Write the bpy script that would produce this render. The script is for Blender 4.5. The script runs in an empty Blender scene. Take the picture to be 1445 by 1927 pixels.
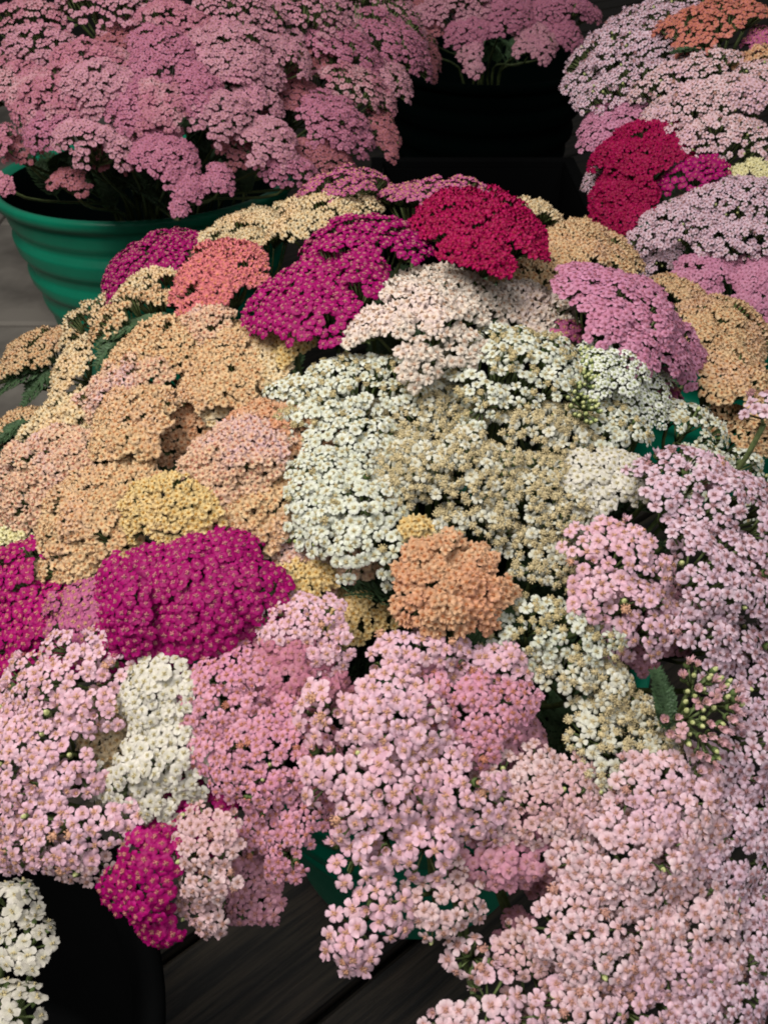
import bpy, math, random
import numpy as np
from mathutils import Vector, Matrix

SC = bpy.context.scene
COL = SC.collection
random.seed(7)
rng = np.random.default_rng(11)

# ------------------------------------------------------------------ camera
H_CAM = 0.88
PITCH = math.radians(41)
FPX = 1600.0                       # focal length in pixels of the 1445 x 1927 photograph
cd = bpy.data.cameras.new('camera')
cam = bpy.data.objects.new('camera', cd)
COL.objects.link(cam)
cam.location = (0, 0, H_CAM)
cam.rotation_euler = (math.radians(90) - PITCH, 0, 0)
cd.sensor_fit = 'VERTICAL'
cd.sensor_height = 36.0
cd.lens = 36.0 * FPX / 1927.0
cd.clip_start = 0.02
cd.clip_end = 60
cd.dof.use_dof = True
cd.dof.focus_distance = 0.55
cd.dof.aperture_fstop = 0.0299 / 0.0016
SC.camera = cam

# ------------------------------------------------------------------ light
w = bpy.data.worlds.new('World')
SC.world = w
w.use_nodes = True
bg = w.node_tree.nodes['Background']
bg.inputs['Color'].default_value = (0.95, 0.93, 0.9, 1)
bg.inputs['Strength'].default_value = 0.12

def area(name, loc, target, size, power, color):
    ld = bpy.data.lights.new(name, 'AREA')
    ld.shape = 'DISK'
    ld.size = size
    ld.energy = power
    ld.color = color
    o = bpy.data.objects.new(name, ld)
    COL.objects.link(o)
    o.location = loc
    o.rotation_euler = (Vector(target) - Vector(loc)).to_track_quat('-Z', 'Y').to_euler()
    return o
area('stall_lamp', (-0.45, 0.20, 1.64), (0.0, 0.50, 0.5), 0.75, 21, (1.0, 0.95, 0.90))
area('added_front_fill', (0.55, -0.75, 2.0), (0.1, 0.6, 0.5), 1.1, 13, (0.98, 0.97, 1.0))  # added fill from behind the camera, not a lamp of the stall

SC.view_settings.view_transform = 'Standard'
SC.view_settings.look = 'None'
SC.view_settings.exposure = -0.14
SC.view_settings.gamma = 1.0
SC.view_settings.use_curve_mapping = False
SC.cycles.filter_width = 1.9
SC.cycles.max_bounces = 5
SC.cycles.diffuse_bounces = 3
SC.cycles.transparent_max_bounces = 4

CR = Vector((1, 0, 0))
CF = Vector((0, math.cos(PITCH), -math.sin(PITCH)))
CU = Vector((0, math.sin(PITCH), math.cos(PITCH)))
CP = Vector((0, 0, H_CAM))
def ray(px, py):
    return (CF + CR * ((px - 722.5) / FPX) + CU * ((963.5 - py) / FPX))
def depth_of(p):
    return (Vector(p) - CP).dot(CF)

# ------------------------------------------------------------------ materials
MATS = {}
def nt_new(name):
    m = bpy.data.materials.new(name)
    m.use_nodes = True
    nt = m.node_tree
    return m, nt, nt.nodes['Principled BSDF'], nt.nodes['Material Output']

def lin(r, g, b):
    f = lambda c: (c / 255 / 12.92) if c <= 10 else ((c / 255 + 0.055) / 1.055) ** 2.4
    return (f(r), f(g), f(b), 1)

def petal_mat(name, a, b, base, rough=0.55, patch=None):
    """a, b: the two tints florets vary between; base: colour near the petal's claw"""
    if name in MATS: return MATS[name]
    m, nt, pb, out = nt_new(name)
    N, L = nt.nodes, nt.links
    at = N.new('ShaderNodeAttribute'); at.attribute_name = 'tint'
    ar = N.new('ShaderNodeAttribute'); ar.attribute_name = 'rad'
    oi = N.new('ShaderNodeObjectInfo')
    ad = N.new('ShaderNodeMath'); ad.operation = 'ADD'
    L.new(at.outputs['Fac'], ad.inputs[0]); L.new(oi.outputs['Random'], ad.inputs[1])
    fr = N.new('ShaderNodeMath'); fr.operation = 'FRACT'
    L.new(ad.outputs[0], fr.inputs[0])
    mx = N.new('ShaderNodeMix'); mx.data_type = 'RGBA'
    mx.inputs[6].default_value = a; mx.inputs[7].default_value = b
    L.new(fr.outputs[0], mx.inputs[0])
    ge = N.new('ShaderNodeNewGeometry')
    if patch:
        pn = N.new('ShaderNodeTexNoise'); pn.inputs['Scale'].default_value = 26; pn.inputs['Detail'].default_value = 3
        L.new(ge.outputs['Position'], pn.inputs['Vector'])
        pr = N.new('ShaderNodeMapRange'); pr.inputs['From Min'].default_value = .50; pr.inputs['From Max'].default_value = .66
        pr.inputs['To Max'].default_value = .85
        L.new(pn.outputs['Fac'], pr.inputs['Value'])
        m0 = N.new('ShaderNodeMix'); m0.data_type = 'RGBA'; m0.inputs[7].default_value = patch
        L.new(mx.outputs[2], m0.inputs[6]); L.new(pr.outputs[0], m0.inputs[0])
        mx = m0
    rp = N.new('ShaderNodeMapRange')
    rp.inputs['From Min'].default_value = 0.15; rp.inputs['From Max'].default_value = 0.8
    rp.inputs['To Min'].default_value = 0.75; rp.inputs['To Max'].default_value = 0.0
    L.new(ar.outputs['Fac'], rp.inputs['Value'])
    m2 = N.new('ShaderNodeMix'); m2.data_type = 'RGBA'
    L.new(rp.outputs[0], m2.inputs[0]); L.new(mx.outputs[2], m2.inputs[6]); m2.inputs[7].default_value = base
    no = N.new('ShaderNodeTexNoise'); no.inputs['Scale'].default_value = 420; no.inputs['Detail'].default_value = 3
    L.new(ge.outputs['Position'], no.inputs['Vector'])
    hs = N.new('ShaderNodeHueSaturation'); hs.inputs['Saturation'].default_value = 1.06 if name in ('petal_magenta', 'petal_crimson', 'petal_hotpink') else 0.9
    r2 = N.new('ShaderNodeMapRange')
    r2.inputs['From Min'].default_value = 0.3; r2.inputs['From Max'].default_value = 0.7
    r2.inputs['To Min'].default_value = 0.82; r2.inputs['To Max'].default_value = 1.12
    L.new(no.outputs['Fac'], r2.inputs['Value'])
    L.new(r2.outputs[0], hs.inputs['Value']); L.new(m2.outputs[2], hs.inputs['Color'])
    L.new(hs.outputs[0], pb.inputs['Base Color'])
    pb.inputs['Roughness'].default_value = rough
    pb.inputs['Specular IOR Level'].default_value = 0.25
    pb.inputs['Sheen Weight'].default_value = 0.0 if a[1] < .1 else 0.12
    tr = N.new('ShaderNodeBsdfTranslucent'); L.new(hs.outputs[0], tr.inputs['Color'])
    ms = N.new('ShaderNodeMixShader'); ms.inputs[0].default_value = 0.22
    L.new(pb.outputs[0], ms.inputs[1]); L.new(tr.outputs[0], ms.inputs[2]); L.new(ms.outputs[0], out.inputs[0])
    MATS[name] = m
    return m

def plain(name, col, rough=0.6, var=0.25, scale=200, spec=0.3, bump=0.0, col2=None):
    if name in MATS: return MATS[name]
    m, nt, pb, out = nt_new(name)
    N, L = nt.nodes, nt.links
    ge = N.new('ShaderNodeNewGeometry')
    no = N.new('ShaderNodeTexNoise'); no.inputs['Scale'].default_value = scale; no.inputs['Detail'].default_value = 4
    L.new(ge.outputs['Position'], no.inputs['Vector'])
    mx = N.new('ShaderNodeMix'); mx.data_type = 'RGBA'
    mr = N.new('ShaderNodeMapRange'); mr.inputs['From Min'].default_value = 0.35; mr.inputs['From Max'].default_value = 0.65
    L.new(no.outputs['Fac'], mr.inputs['Value']); L.new(mr.outputs[0], mx.inputs[0])
    c2 = col2 or tuple(c * (1 - var) for c in col[:3]) + (1,)
    mx.inputs[6].default_value = c2; mx.inputs[7].default_value = col
    L.new(mx.outputs[2], pb.inputs['Base Color'])
    pb.inputs['Roughness'].default_value = rough
    pb.inputs['Specular IOR Level'].default_value = spec
    if bump:
        bp = N.new('ShaderNodeBump'); bp.inputs['Strength'].default_value = bump; bp.inputs['Distance'].default_value = 0.002
        L.new(no.outputs['Fac'], bp.inputs['Height']); L.new(bp.outputs[0], pb.inputs['Normal'])
    MATS[name] = m
    return m

GREEN = plain('stem_green', (0.15, 0.20, 0.07, 1), 0.6, 0.45, 260)
LEAF = plain('leaf_green', (0.055, 0.105, 0.045, 1), 0.55, 0.4, 160)
CUP = plain('floret_cup_green', (0.13, 0.19, 0.06, 1), 0.6, 0.4, 500)

# ------------------------------------------------------------------ mesh building
class MB:
    def __init__(s): s.v, s.f, s.m, s.r, s.n = [], [], [], [], 0
    def add(s, V, F, mi=0, rad=None):
        V = np.asarray(V, float).reshape(-1, 3)
        s.v.append(V); s.r.append(np.full(len(V), 1.0) if rad is None else np.asarray(rad, float))
        for f in F:
            s.f.append(tuple(i + s.n for i in f)); s.m.append(mi)
        s.n += len(V)
    def data(s):
        return np.vstack(s.v), s.f, np.array(s.m), np.concatenate(s.r)

def mesh_from(name, V, F, M, R, T, mats, smooth=True):
    me = bpy.data.meshes.new(name)
    me.from_pydata([tuple(v) for v in V] if not isinstance(V, list) else V, [], F)
    me.polygons.foreach_set('material_index', np.asarray(M, dtype=np.int32))
    me.polygons.foreach_set('use_smooth', np.full(len(F), smooth))
    if R is not None:
        a = me.attributes.new('rad', 'FLOAT', 'POINT'); a.data.foreach_set('value', np.asarray(R, dtype=np.float32))
        a = me.attributes.new('tint', 'FLOAT', 'POINT'); a.data.foreach_set('value', np.asarray(T, dtype=np.float32))
    for m in mats: me.materials.append(m)
    me.update()
    return me

def fast_mesh(name, V, loops, starts, totals, M, R, T, mats):
    me = bpy.data.meshes.new(name)
    me.vertices.add(len(V)); me.vertices.foreach_set('co', V.astype(np.float32).ravel())
    me.loops.add(len(loops)); me.loops.foreach_set('vertex_index', loops.astype(np.int32))
    me.polygons.add(len(starts)); me.polygons.foreach_set('loop_start', starts.astype(np.int32))
    me.polygons.foreach_set('loop_total', totals.astype(np.int32))
    me.polygons.foreach_set('material_index', M.astype(np.int32))
    me.polygons.foreach_set('use_smooth', np.full(len(starts), True))
    a = me.attributes.new('rad', 'FLOAT', 'POINT'); a.data.foreach_set('value', R.astype(np.float32))
    a = me.attributes.new('tint', 'FLOAT', 'POINT'); a.data.foreach_set('value', T.astype(np.float32))
    for m in mats: me.materials.append(m)
    me.update(calc_edges=True)
    me.validate()
    return me

def tube(mb, pts, r0, r1, sides=4, mi=0):
    pts = [Vector(p) for p in pts]
    V, F = [], []
    n = len(pts)
    for i, p in enumerate(pts):
        t = (pts[min(i + 1, n - 1)] - pts[max(i - 1, 0)])
        t = t.normalized() if t.length > 1e-9 else Vector((0, 0, 1))
        a = t.orthogonal().normalized() if i == 0 else (a - t * a.dot(t)).normalized()
        b = t.cross(a)
        r = r0 + (r1 - r0) * i / (n - 1)
        for k in range(sides):
            an = 2 * math.pi * k / sides
            V.append(p + a * (r * math.cos(an)) + b * (r * math.sin(an)))
    for i in range(n - 1):
        for k in range(sides):
            k2 = (k + 1) % sides
            F.append((i * sides + k, i * sides + k2, (i + 1) * sides + k2, (i + 1) * sides + k))
    F.append(tuple(reversed(range(sides)))); F.append(tuple((n - 1) * sides + k for k in range(sides)))
    mb.add([tuple(v) for v in V], F, mi)

# ---- florets: unit diameter, facing +Z, origin at the base of the centre
def floret(style, lod, rs):
    """style: open | curl | flat | aged | bud | half ; returns V,F,M,R  (0 petal, 1 centre, 2 cup)"""
    mb = MB()
    U = [0, .28, .55, .8, 1.0] if lod else [0, .55, 1.0]
    W = [-1, -.5, 0, .5, 1] if lod else [-1, 0, 1]
    npet = rs.choice([5, 5, 5, 5, 6]) if style != 'open' else rs.choice([4, 5, 5, 5, 5, 6])
    if style == 'aged': npet = rs.choice([2, 3, 3, 4, 5])
    if style == 'bud': npet = 0
    if style == 'half': npet = 5
    P = dict(open=dict(w=.30, L=.53, droop=-.05, cup=.04, lift=.03, r0=.07),
             flat=dict(w=.34, L=.5, droop=-.06, cup=.05, lift=.02, r0=.05),
             curl=dict(w=.40, L=.52, droop=-.20, cup=.20, lift=.12, r0=.05),
             aged=dict(w=.24, L=.5, droop=-.36, cup=-.08, lift=-.02, r0=.12),
             half=dict(w=.20, L=.30, droop=.18, cup=.16, lift=.24, r0=.06),
             bud=dict(w=.2, L=.3, droop=0, cup=0, lift=0, r0=.1))[style]
    ph = rs.random() * 6.28
    for k in range(npet):
        an = ph + 2 * math.pi * k / (5 if style == 'aged' else npet) * (1 if style != 'aged' else rs.choice([1, 1, 1.3])) + rs.uniform(-.12, .12)
        if style == 'aged': an = ph + 2 * math.pi * rs.randrange(5) / 5 + rs.uniform(-.2, .2)
        L_ = P['L'] * rs.uniform(.86, 1.08); w_ = P['w'] * rs.uniform(.85, 1.12)
        dr = P['droop'] + (rs.uniform(-.22, .22) if style == 'curl' else rs.uniform(-.12, .10)); cu = P['cup'] + rs.uniform(-.06, .06)
        tw = rs.uniform(-.12, .12); li = P['lift'] + rs.uniform(-.02, .03)
        bl = .09 * rs.uniform(.3, 1.3)
        V, R, F = [], [], []
        for u in U:
            wu = w_ * (0.30 + 0.70 * math.sin(min(u, .72) / .72 * math.pi / 2)) * (1 if u < .75 else math.sqrt(max(0, 1 - ((u - .72) / .42) ** 2)))
            for v in W:
                ve = v * wu * .5 * 1.35
                x = P['r0'] + (L_ - P['r0']) * u - (.05 * v * v if u > .9 else 0) - (.025 if (u > .95 and v == 0) else 0)
                z = li * math.sin(u * math.pi * .6) + dr * u * u + cu * v * v * (0.3 + u) + tw * v * u * .5 + bl * math.sin(u * 3.1) * (1 - v * v) + 0.04
                if style == 'curl' and u > .9: z -= .07
                V.append((x * math.cos(an) - ve * math.sin(an), x * math.sin(an) + ve * math.cos(an), z + .004 * k)); R.append(u)
        nw = len(W)
        for i in range(len(U) - 1):
            for j in range(nw - 1):
                F.append((i * nw + j, (i + 1) * nw + j, (i + 1) * nw + j + 1, i * nw + j + 1))
        mb.add(V, F, 0, R)
    # centre: a low dome with small disc flowers
    cr = dict(open=.125, flat=.115, curl=.11, aged=.25, bud=.22, half=.12)[style]
    ch = dict(open=.12, flat=.10, curl=.14, aged=.26, bud=.36, half=.26)[style]
    seg = 7 if lod else 5
    V = []; F = []
    rings = [(1, 0), (.85, .45), (.45, .85)] if (lod or style in ('bud', 'aged')) else [(1, 0), (.6, .75)]
    for (q, z) in rings:
        for s_ in range(seg):
            t = 2 * math.pi * s_ / seg
            V.append((cr * q * math.cos(t), cr * q * math.sin(t), .02 + ch * z))
    V.append((0, 0, .02 + ch))
    for i in range(len(rings) - 1):
        for s_ in range(seg):
            s2 = (s_ + 1) % seg
            F.append((i * seg + s_, i * seg + s2, (i + 1) * seg + s2, (i + 1) * seg + s_))
    for s_ in range(seg): F.append(((len(rings) - 1) * seg + s_, (len(rings) - 1) * seg + (s_ + 1) % seg, len(V) - 1))
    mb.add(V, F, 1 if style != 'bud' else 3)
    nd = 0 if style in ('bud',) else ((14 if style == 'aged' else 7) if lod else (7 if style == 'aged' else 3))
    for k in range(nd):                                  # the tiny disc flowers
        q = cr * (1.0 if k > nd * .35 else .45) * rs.uniform(.75, 1.1); t = 6.28 * k / max(1, nd * .62) + rs.uniform(-.3, .3)
        x, y = q * math.cos(t), q * math.sin(t)
        z = .03 + ch * (1 - .6 * (q / cr) ** 2); e = (.045 if style != 'aged' else .052) * rs.uniform(.8, 1.3); ht = rs.uniform(.06, .13)
        ox, oy = x * .35 * rs.uniform(.5, 1.3), y * .35 * rs.uniform(.5, 1.3)
        V = [(x + e * math.cos(a), y + e * math.sin(a), z) for a in (0, 2.1, 4.2)] + [(x + ox + e * 1.25 * math.cos(a), y + oy + e * 1.25 * math.sin(a), z + ht) for a in (.5, 2.6, 4.7)] + [(x + ox, y + oy, z + ht * .72)]
        F = [(0, 1, 4, 3), (1, 2, 5, 4), (2, 0, 3, 5), (3, 4, 6), (4, 5, 6), (5, 3, 6)]
        mb.add(V, F, 1)
    # green cup below
    cw = dict(bud=.30, half=.26, aged=.19).get(style, .15)
    sg = 6 if lod else 4
    V = []; F = []
    for (q, z) in ((1.0, .05), (1.05, -.18), (.5, -.42), (.16, -.5)):
        for s_ in range(sg):
            t = 2 * math.pi * s_ / sg; V.append((cw * q * math.cos(t), cw * q * math.sin(t), z))
    for i in range(3):
        for s_ in range(sg):
            s2 = (s_ + 1) % sg
            F.append((i * sg + s_, (i + 1) * sg + s_, (i + 1) * sg + s2, i * sg + s2))
    mb.add(V, F, 2)
    return mb.data()

FL = {}      # (style, lod) -> list of raw variants
NVAR = 16
def raws(style, lod):
    k = (style, lod)
    if k not in FL:
        rs = random.Random(sum(map(ord, style)) + lod)
        out = []
        for _ in range(NVAR):
            V, F, M, R = floret(style, lod, rs)
            lo = np.concatenate([np.array(f) for f in F]); tt = np.array([len(f) for f in F])
            out.append((V, F, M, R, lo, tt))
        FL[k] = out
    return FL[k]

# ------------------------------------------------------------------ colours of the heads
#            petal A            petal B           base             centre           style   size   spacing lumps
def C(a, b, base, cen, style, size, sp, dense): return dict(a=lin(*a), b=lin(*b), base=lin(*base), cen=lin(*cen), style=style, size=size, sp=sp, dense=dense)
KINDS = {
 'pink':     C((234,194,207), (220,167,188), (214,160,168), (208,160,130), 'open', .0080, .76, .30),
 'rosepink': C((220,158,182), (206,134,162), (205,130,145), (196,130,105), 'open', .0062, .72, .31),
 'palepink': C((236,208,212), (224,186,194), (215,168,172), (198,150,134), 'open', .0077, .74, .31),
 'shellpink':C((230,202,202), (218,178,182), (205,165,160), (186,142,124), 'open', .0064, .74, .31),
 'lilac':    C((230,204,216), (214,180,200), (205,160,170), (170,125,125), 'open', .0074, .74, .31),
 'mauve':    C((212,142,174), (194,114,150), (190,115,145), (180,110,130), 'flat', .0066, .72, .40),
 'whitepink':C((222,212,198), (210,196,182), (228,208,182), (205,170,145), 'curl', .0074, .76, .38),
 'peach':    C((220,192,146), (206,168,122), (222,176,108), (200,140,95),  'curl', .0062, .75, .38),
 'peachpink':C((224,192,158), (212,172,146), (222,176,120), (196,130,110), 'curl', .0062, .75, .37),
 'cream':    C((226,208,170), (214,190,146), (228,200,140), (200,160,105), 'curl', .0064, .77, .37),
 'yellow':   C((222,198,138), (210,180,112), (226,192,106), (200,150,70),  'curl', .0058, .75, .36),
 'paleyellow':C((238,232,184), (226,218,162), (228,216,150), (190,180,110),'curl', .0058, .77, .36),
 'orange':   C((218,178,136), (204,154,112), (216,156,98), (196,125,80),  'curl', .0060, .74, .36),
 'salmon':   C((205,118,102), (186,90,82),   (215,120,90), (215,140,90),   'flat', .0062, .74, .38),
 'coral':    C((220,112,118), (202,90,104),   (210,110,95), (225,150,110),  'curl', .0064, .75, .38),
 'magenta':  C((170,16,110), (146,8,90),   (150,40,100), (196,124,128),  'flat', .0072, .74, .42),
 'hotpink':  C((172,26,114), (150,16,94),   (170,60,106), (204,130,124),  'flat', .0072, .76, .38),
 'plum':     C((198,88,146), (174,62,122),   (176,90,120), (210,160,125),  'flat', .0066, .76, .38),
 'crimson':  C((176,20,88), (148,10,68),     (150,24,64), (166,44,70),     'curl', .0064, .72, .42),
 'white':    C((226,228,216), (212,216,198), (206,210,176), (196,180,134), 'open', .0068, .78, .31),
 'snow':     C((228,222,210), (214,208,192), (214,210,186), (200,186,142), 'flat', .0072, .76, .30),
 'smallwhite':C((242,243,236), (226,230,218), (204,214,178), (180,184,130), 'open', .0048, .82, .32),
 'aged':     C((224,224,210), (206,206,188), (208,202,170), (204,188,146), 'aged', .0072, .68, .33),
 'budpink':  C((226,178,186), (214,156,168), (205,150,150), (200,156,144), 'half', .0066, .88, .30),
 'budwhite': C((222,226,200), (206,212,176), (190,200,150), (170,180,120), 'half', .0050, .80, .33),
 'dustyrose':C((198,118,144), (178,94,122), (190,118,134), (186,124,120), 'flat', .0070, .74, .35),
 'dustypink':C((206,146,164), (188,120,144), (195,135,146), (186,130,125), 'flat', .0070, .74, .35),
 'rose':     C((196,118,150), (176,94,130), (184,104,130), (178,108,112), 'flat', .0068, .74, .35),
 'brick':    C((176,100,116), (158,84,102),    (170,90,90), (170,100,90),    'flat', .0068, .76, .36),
}
PATCH = {'peach': lin(216,174,142), 'peachpink': lin(214,176,184), 'pink': lin(228,188,208), 'dustyrose': lin(214,168,172), 'dustypink': lin(206,128,158),
         'orange': lin(214,146,110), 'whitepink': lin(230,206,200), 'magenta': lin(158,14,98), 'mauve': lin(204,128,168), 'yellow': lin(230,196,140),
         'rosepink': lin(216,130,174), 'palepink': lin(226,182,202), 'shellpink': lin(214,160,168), 'cream': lin(234,196,150)}
BUDMAT = plain('bud_green', lin(150, 160, 96), 0.5, 0.0, 900, col2=lin(206, 208, 150))
def kmats(kind):
    K = KINDS[kind]
    p = petal_mat('petal_' + kind, K['a'], K['b'], K['base'], patch=PATCH.get(kind))
    c = plain('centre_' + kind, K['cen'], 0.8, 0.3, 1500)
    return [p, c, CUP, BUDMAT]

MESHES = {}
def floret_mesh(kind, style, var):
    k = (kind, style, var)
    if k not in MESHES:
        V, F, M, R, lo, tt = raws(style, 1)[var]
        MESHES[k] = mesh_from('floret_' + kind, V, F, M, R, np.full(len(V), (var * .37) % 1), kmats(kind))
    return MESHES[k]

# ------------------------------------------------------------------ bouquets: bucket and mound of heads
#        cx     cy    rim z  rim r | mound centre x, y, top z, k, max z drop
BQ = {
 'C': dict(c=(0.03, 0.475), rim=0.355, R=0.18, m=(0.02, 0.56, 0.61), k=1.05),
 'L': dict(c=(-0.385, 1.38), rim=0.385, R=0.235, m=(-0.30, 1.28, 0.72), k=0.9),
 'T': dict(c=(0.22, 2.02), rim=0.42, R=0.22, m=(0.14, 1.80, 0.76), k=0.9),
 'R': dict(c=(0.50, 1.12), rim=0.36, R=0.19, m=(0.47, 1.05, 0.70), k=1.0),
 'W': dict(c=(-0.33, 0.16), rim=0.30, R=0.19, m=(-0.31, 0.18, 0.42), k=1.0),
}
def mound_hit(b, px, py, lift):
    """where the line of sight meets the bouquet's dome of flowers (real 3-D mound)"""
    mx, my, mz = BQ[b]['m']; k = BQ[b]['k']
    d = ray(px, py)
    best = None
    ts = np.arange(0.2, 3.2, 0.004)
    prev = None
    for t in ts:
        p = CP + d * t
        r2 = (p.x - mx) ** 2 + (p.y - my) ** 2
        g = p.z - (mz + lift - k * r2)
        if g <= 0: return p
        if best is None or g < best[0]: best = (g, p.copy())
    return best[1]

def noise_unit(): return Vector(rng.normal(size=3)).normalized()

N_IND = 0
def make_head(b, kind, px, py, w_, h_, rot, lift, label, near, group, opts):
    global N_IND, rng
    seed = sum(ord(c) * (i + 1) for i, c in enumerate(label)) % 100003
    rng = np.random.default_rng(seed)
    K = KINDS[kind]
    B = BQ[b]
    P = mound_hit(b, px, py, lift)
    if 'd' in opts: P = CP + ray(px, py) * opts['d']
    dep = depth_of(P)
    mx, my, mz = B['m']
    out = Vector((P.x - mx, P.y - my, 0))
    n = (Vector((0, 0, 1)) + out * (2.0 * opts.get('lean', 1.0)))
    if K['style'] == 'open' and 'mix' not in opts and kind != 'smallwhite': opts = dict(opts, mix=[('open', .92), ('aged', .02), ('half', .04), ('bud', .02)])
    if 'n' in opts: n = Vector(opts['n'])
    n = (n + noise_unit() * .10).normalized()
    view = (CP - P).normalized()
    ex0 = (CR - n * CR.dot(n)).normalized(); ey0 = n.cross(ex0)
    ro = math.radians(rot)
    ex = ex0 * math.cos(ro) + ey0 * math.sin(ro); ey = n.cross(ex)
    s = max(.25, abs(n.dot(view))); c = math.sqrt(max(0, 1 - s * s))
    a = w_ / 2 * dep / FPX * 1.0
    hd = a * opts.get('dome', .5 if b in 'LT' else .36)
    bb = (h_ / 2 * dep / FPX - .22 * hd * c) / s
    bb = min(max(bb, a * .6), a * 1.6)
    fs = K['size'] * opts.get('fs', 1.0)
    sp = fs * K['sp'] * opts.get('sp', 1.0) * (.90 if K['style'] in ('curl', 'flat') else 1)
    jit = opts.get('fit', True)
    for it in range(5):
        rng = np.random.default_rng(seed + 1)
        hd = a * opts.get('dome', .5 if b in 'LT' else .36)
        # sub-clusters
        rc = min(a, bb) * min(K['dense'] + .03, .33) * opts.get('rc', 1.0)
        rc = max(rc, fs * 1.5)
        subs = []
        tight = K['style'] in ('curl', 'flat')
        st = rc * (1.28 if tight else 1.40)
        ni = int(a / st) + 2; nj = int(bb / (st * .87)) + 2
        for j in range(-nj, nj + 1):
            for i in range(-ni, ni + 1):
                x = (i + (j % 2) * .5) * st + rng.normal() * st * .2; y = j * st * .87 + rng.normal() * st * .2
                if (x / max(1e-6, a - rc * .55)) ** 2 + (y / max(1e-6, bb - rc * .55)) ** 2 < 1.0 + rng.uniform(-.12, .16):
                    subs.append((x, y, rng.normal() * .05 * a))
        if not subs: subs = [(0, 0, 0)]
        S = np.array(subs)
        pts = []
        ni = int(a * 1.2 / sp) + 2; nj = int(bb * 1.2 / (sp * .87)) + 2
        for j in range(-nj, nj + 1):
            for i in range(-ni, ni + 1):
                x = (i + (j % 2) * .5) * sp + rng.normal() * sp * .16; y = j * sp * .87 + rng.normal() * sp * .16
                dd = np.hypot(S[:, 0] - x, S[:, 1] - y); q = int(dd.argmin())
                if dd[q] < rc * 1.02 and rng.random() > opts.get('miss', .02): pts.append((x, y, q, dd[q]))
        # positions, normals
        local = []
        subc = [[] for _ in subs]
        for (x, y, q, d) in pts:
            rho2 = min(1.35, (x / a) ** 2 + (y / bb) ** 2)
            bump = rc * opts.get('bump', .30 if tight else .38)
            z = hd * (1 - rho2 ** .9) - hd * .35 + bump * (1 - (d / rc) ** 2) + S[q, 2] + rng.normal() * fs * .10
            pos = P + ex * x + ey * y + n * z
            o = ex * (x / a) + ey * (y / bb)
            so = (ex * (x - S[q, 0]) + ey * (y - S[q, 1])) / rc
            nn = (n + o * .50 + so * (.32 if tight else .34) + noise_unit() * .24).normalized()
            local.append((pos, nn, q)); subc[q].append(pos)
        if it == 4 or len(local) < 6: break
        q_ = np.array([[(p - CP).dot(CR), (p - CP).dot(CU), (p - CP).dot(CF)] for p, _, _ in local])
        X = 722.5 + FPX * q_[:, 0] / q_[:, 2]; Y = 963.5 - FPX * q_[:, 1] / q_[:, 2]
        fp = fs * FPX / dep
        x0, x1 = np.percentile(X, 1) - fp * .4, np.percentile(X, 99) + fp * .4
        y0, y1 = np.percentile(Y, 1) - fp * .4, np.percentile(Y, 99) + fp * .4
        a = min(max(a * ((w_ / (x1 - x0)) ** .8), fs * 1.2), .2)
        bb = min(max(bb * ((h_ / (y1 - y0)) ** 1.0), a * .38), a * 1.9)
        P = P + CR * ((px - (x0 + x1) / 2) * dep / FPX) - CU * ((py - (y0 + y1) / 2) * dep / FPX)
    stem_top = P - n * (a * .95)
    # thing
    cx, cy = B['c']
    ang = rng.random() * 6.28; rr = B['R'] * .45 * math.sqrt(rng.random())
    foot = Vector((cx + rr * math.cos(ang), cy + rr * math.sin(ang), 0.03 if b != 'X' else 0))
    root = bpy.data.objects.new(opts.get('name', 'yarrow'), None); root.empty_display_size = .02
    COL.objects.link(root); root.location = foot
    root['label'] = label; root['category'] = 'flower'; root['group'] = group
    def child(name, me, parent=root):
        o = bpy.data.objects.new(name, me); COL.objects.link(o); o.parent = parent
        return o
    order = list(range(len(local)))
    styles = []
    for i in order:
        pos, nn, q = local[i]
        sty = K['style']
        if opts.get('mix'):
            r_ = rng.random(); acc = 0
            for s_, p_ in opts['mix']:
                acc += p_
                if r_ < acc: sty = s_; break
        styles.append(sty)
    ind = set()
    if near:
        order.sort(key=lambda i: -(local[i][1].dot((CP - local[i][0]).normalized()) + .0 * depth_of(local[i][0])))
        ind = set(order[:100])
    Vs, Ls, Ss, Ts, Ms, Rs, Tn = [], [], [], [], [], [], []
    nv = nl = 0
    for i in range(len(local)):
        pos, nn, q = local[i]
        var = int(rng.integers(NVAR)); sc = fs * rng.uniform(.86, 1.12)
        if styles[i] == 'bud': sc *= .8
        qt = nn.to_track_quat('Z', 'Y'); 
        Rm = qt.to_matrix() @ Matrix.Rotation(rng.random() * 6.28, 3, 'Z')
        if i in ind:
            o = child('floret', floret_mesh(kind, styles[i], var))
            M4 = Rm.to_4x4() * 1.0
            o.matrix_basis = Matrix.Translation(pos - foot) @ Rm.to_4x4() @ Matrix.Scale(sc, 4)
            N_IND += 1
        else:
            V, F, M, R, lo, tt = raws(styles[i], 1 if near else 0)[var]
            W_ = V @ (np.array(Rm).T * sc) + np.array(pos - foot)
            Vs.append(W_); Ls.append(lo + nv); Ss.append(np.concatenate([[0], np.cumsum(tt)[:-1]]) + nl); Ts.append(tt); Ms.append(M); Rs.append(R)
            Tn.append(np.full(len(V), rng.random())); nv += len(V); nl += len(lo)
    if Vs:
        me = fast_mesh('florets_' + kind, np.vstack(Vs), np.concatenate(Ls), np.concatenate(Ss), np.concatenate(Ts), np.concatenate(Ms), np.concatenate(Rs), np.concatenate(Tn), kmats(kind))
        o = child('florets', me); o['kind'] = 'stuff'
    # stalks: each floret to the node of its cluster, each node to the stem top
    mb = MB()
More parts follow.
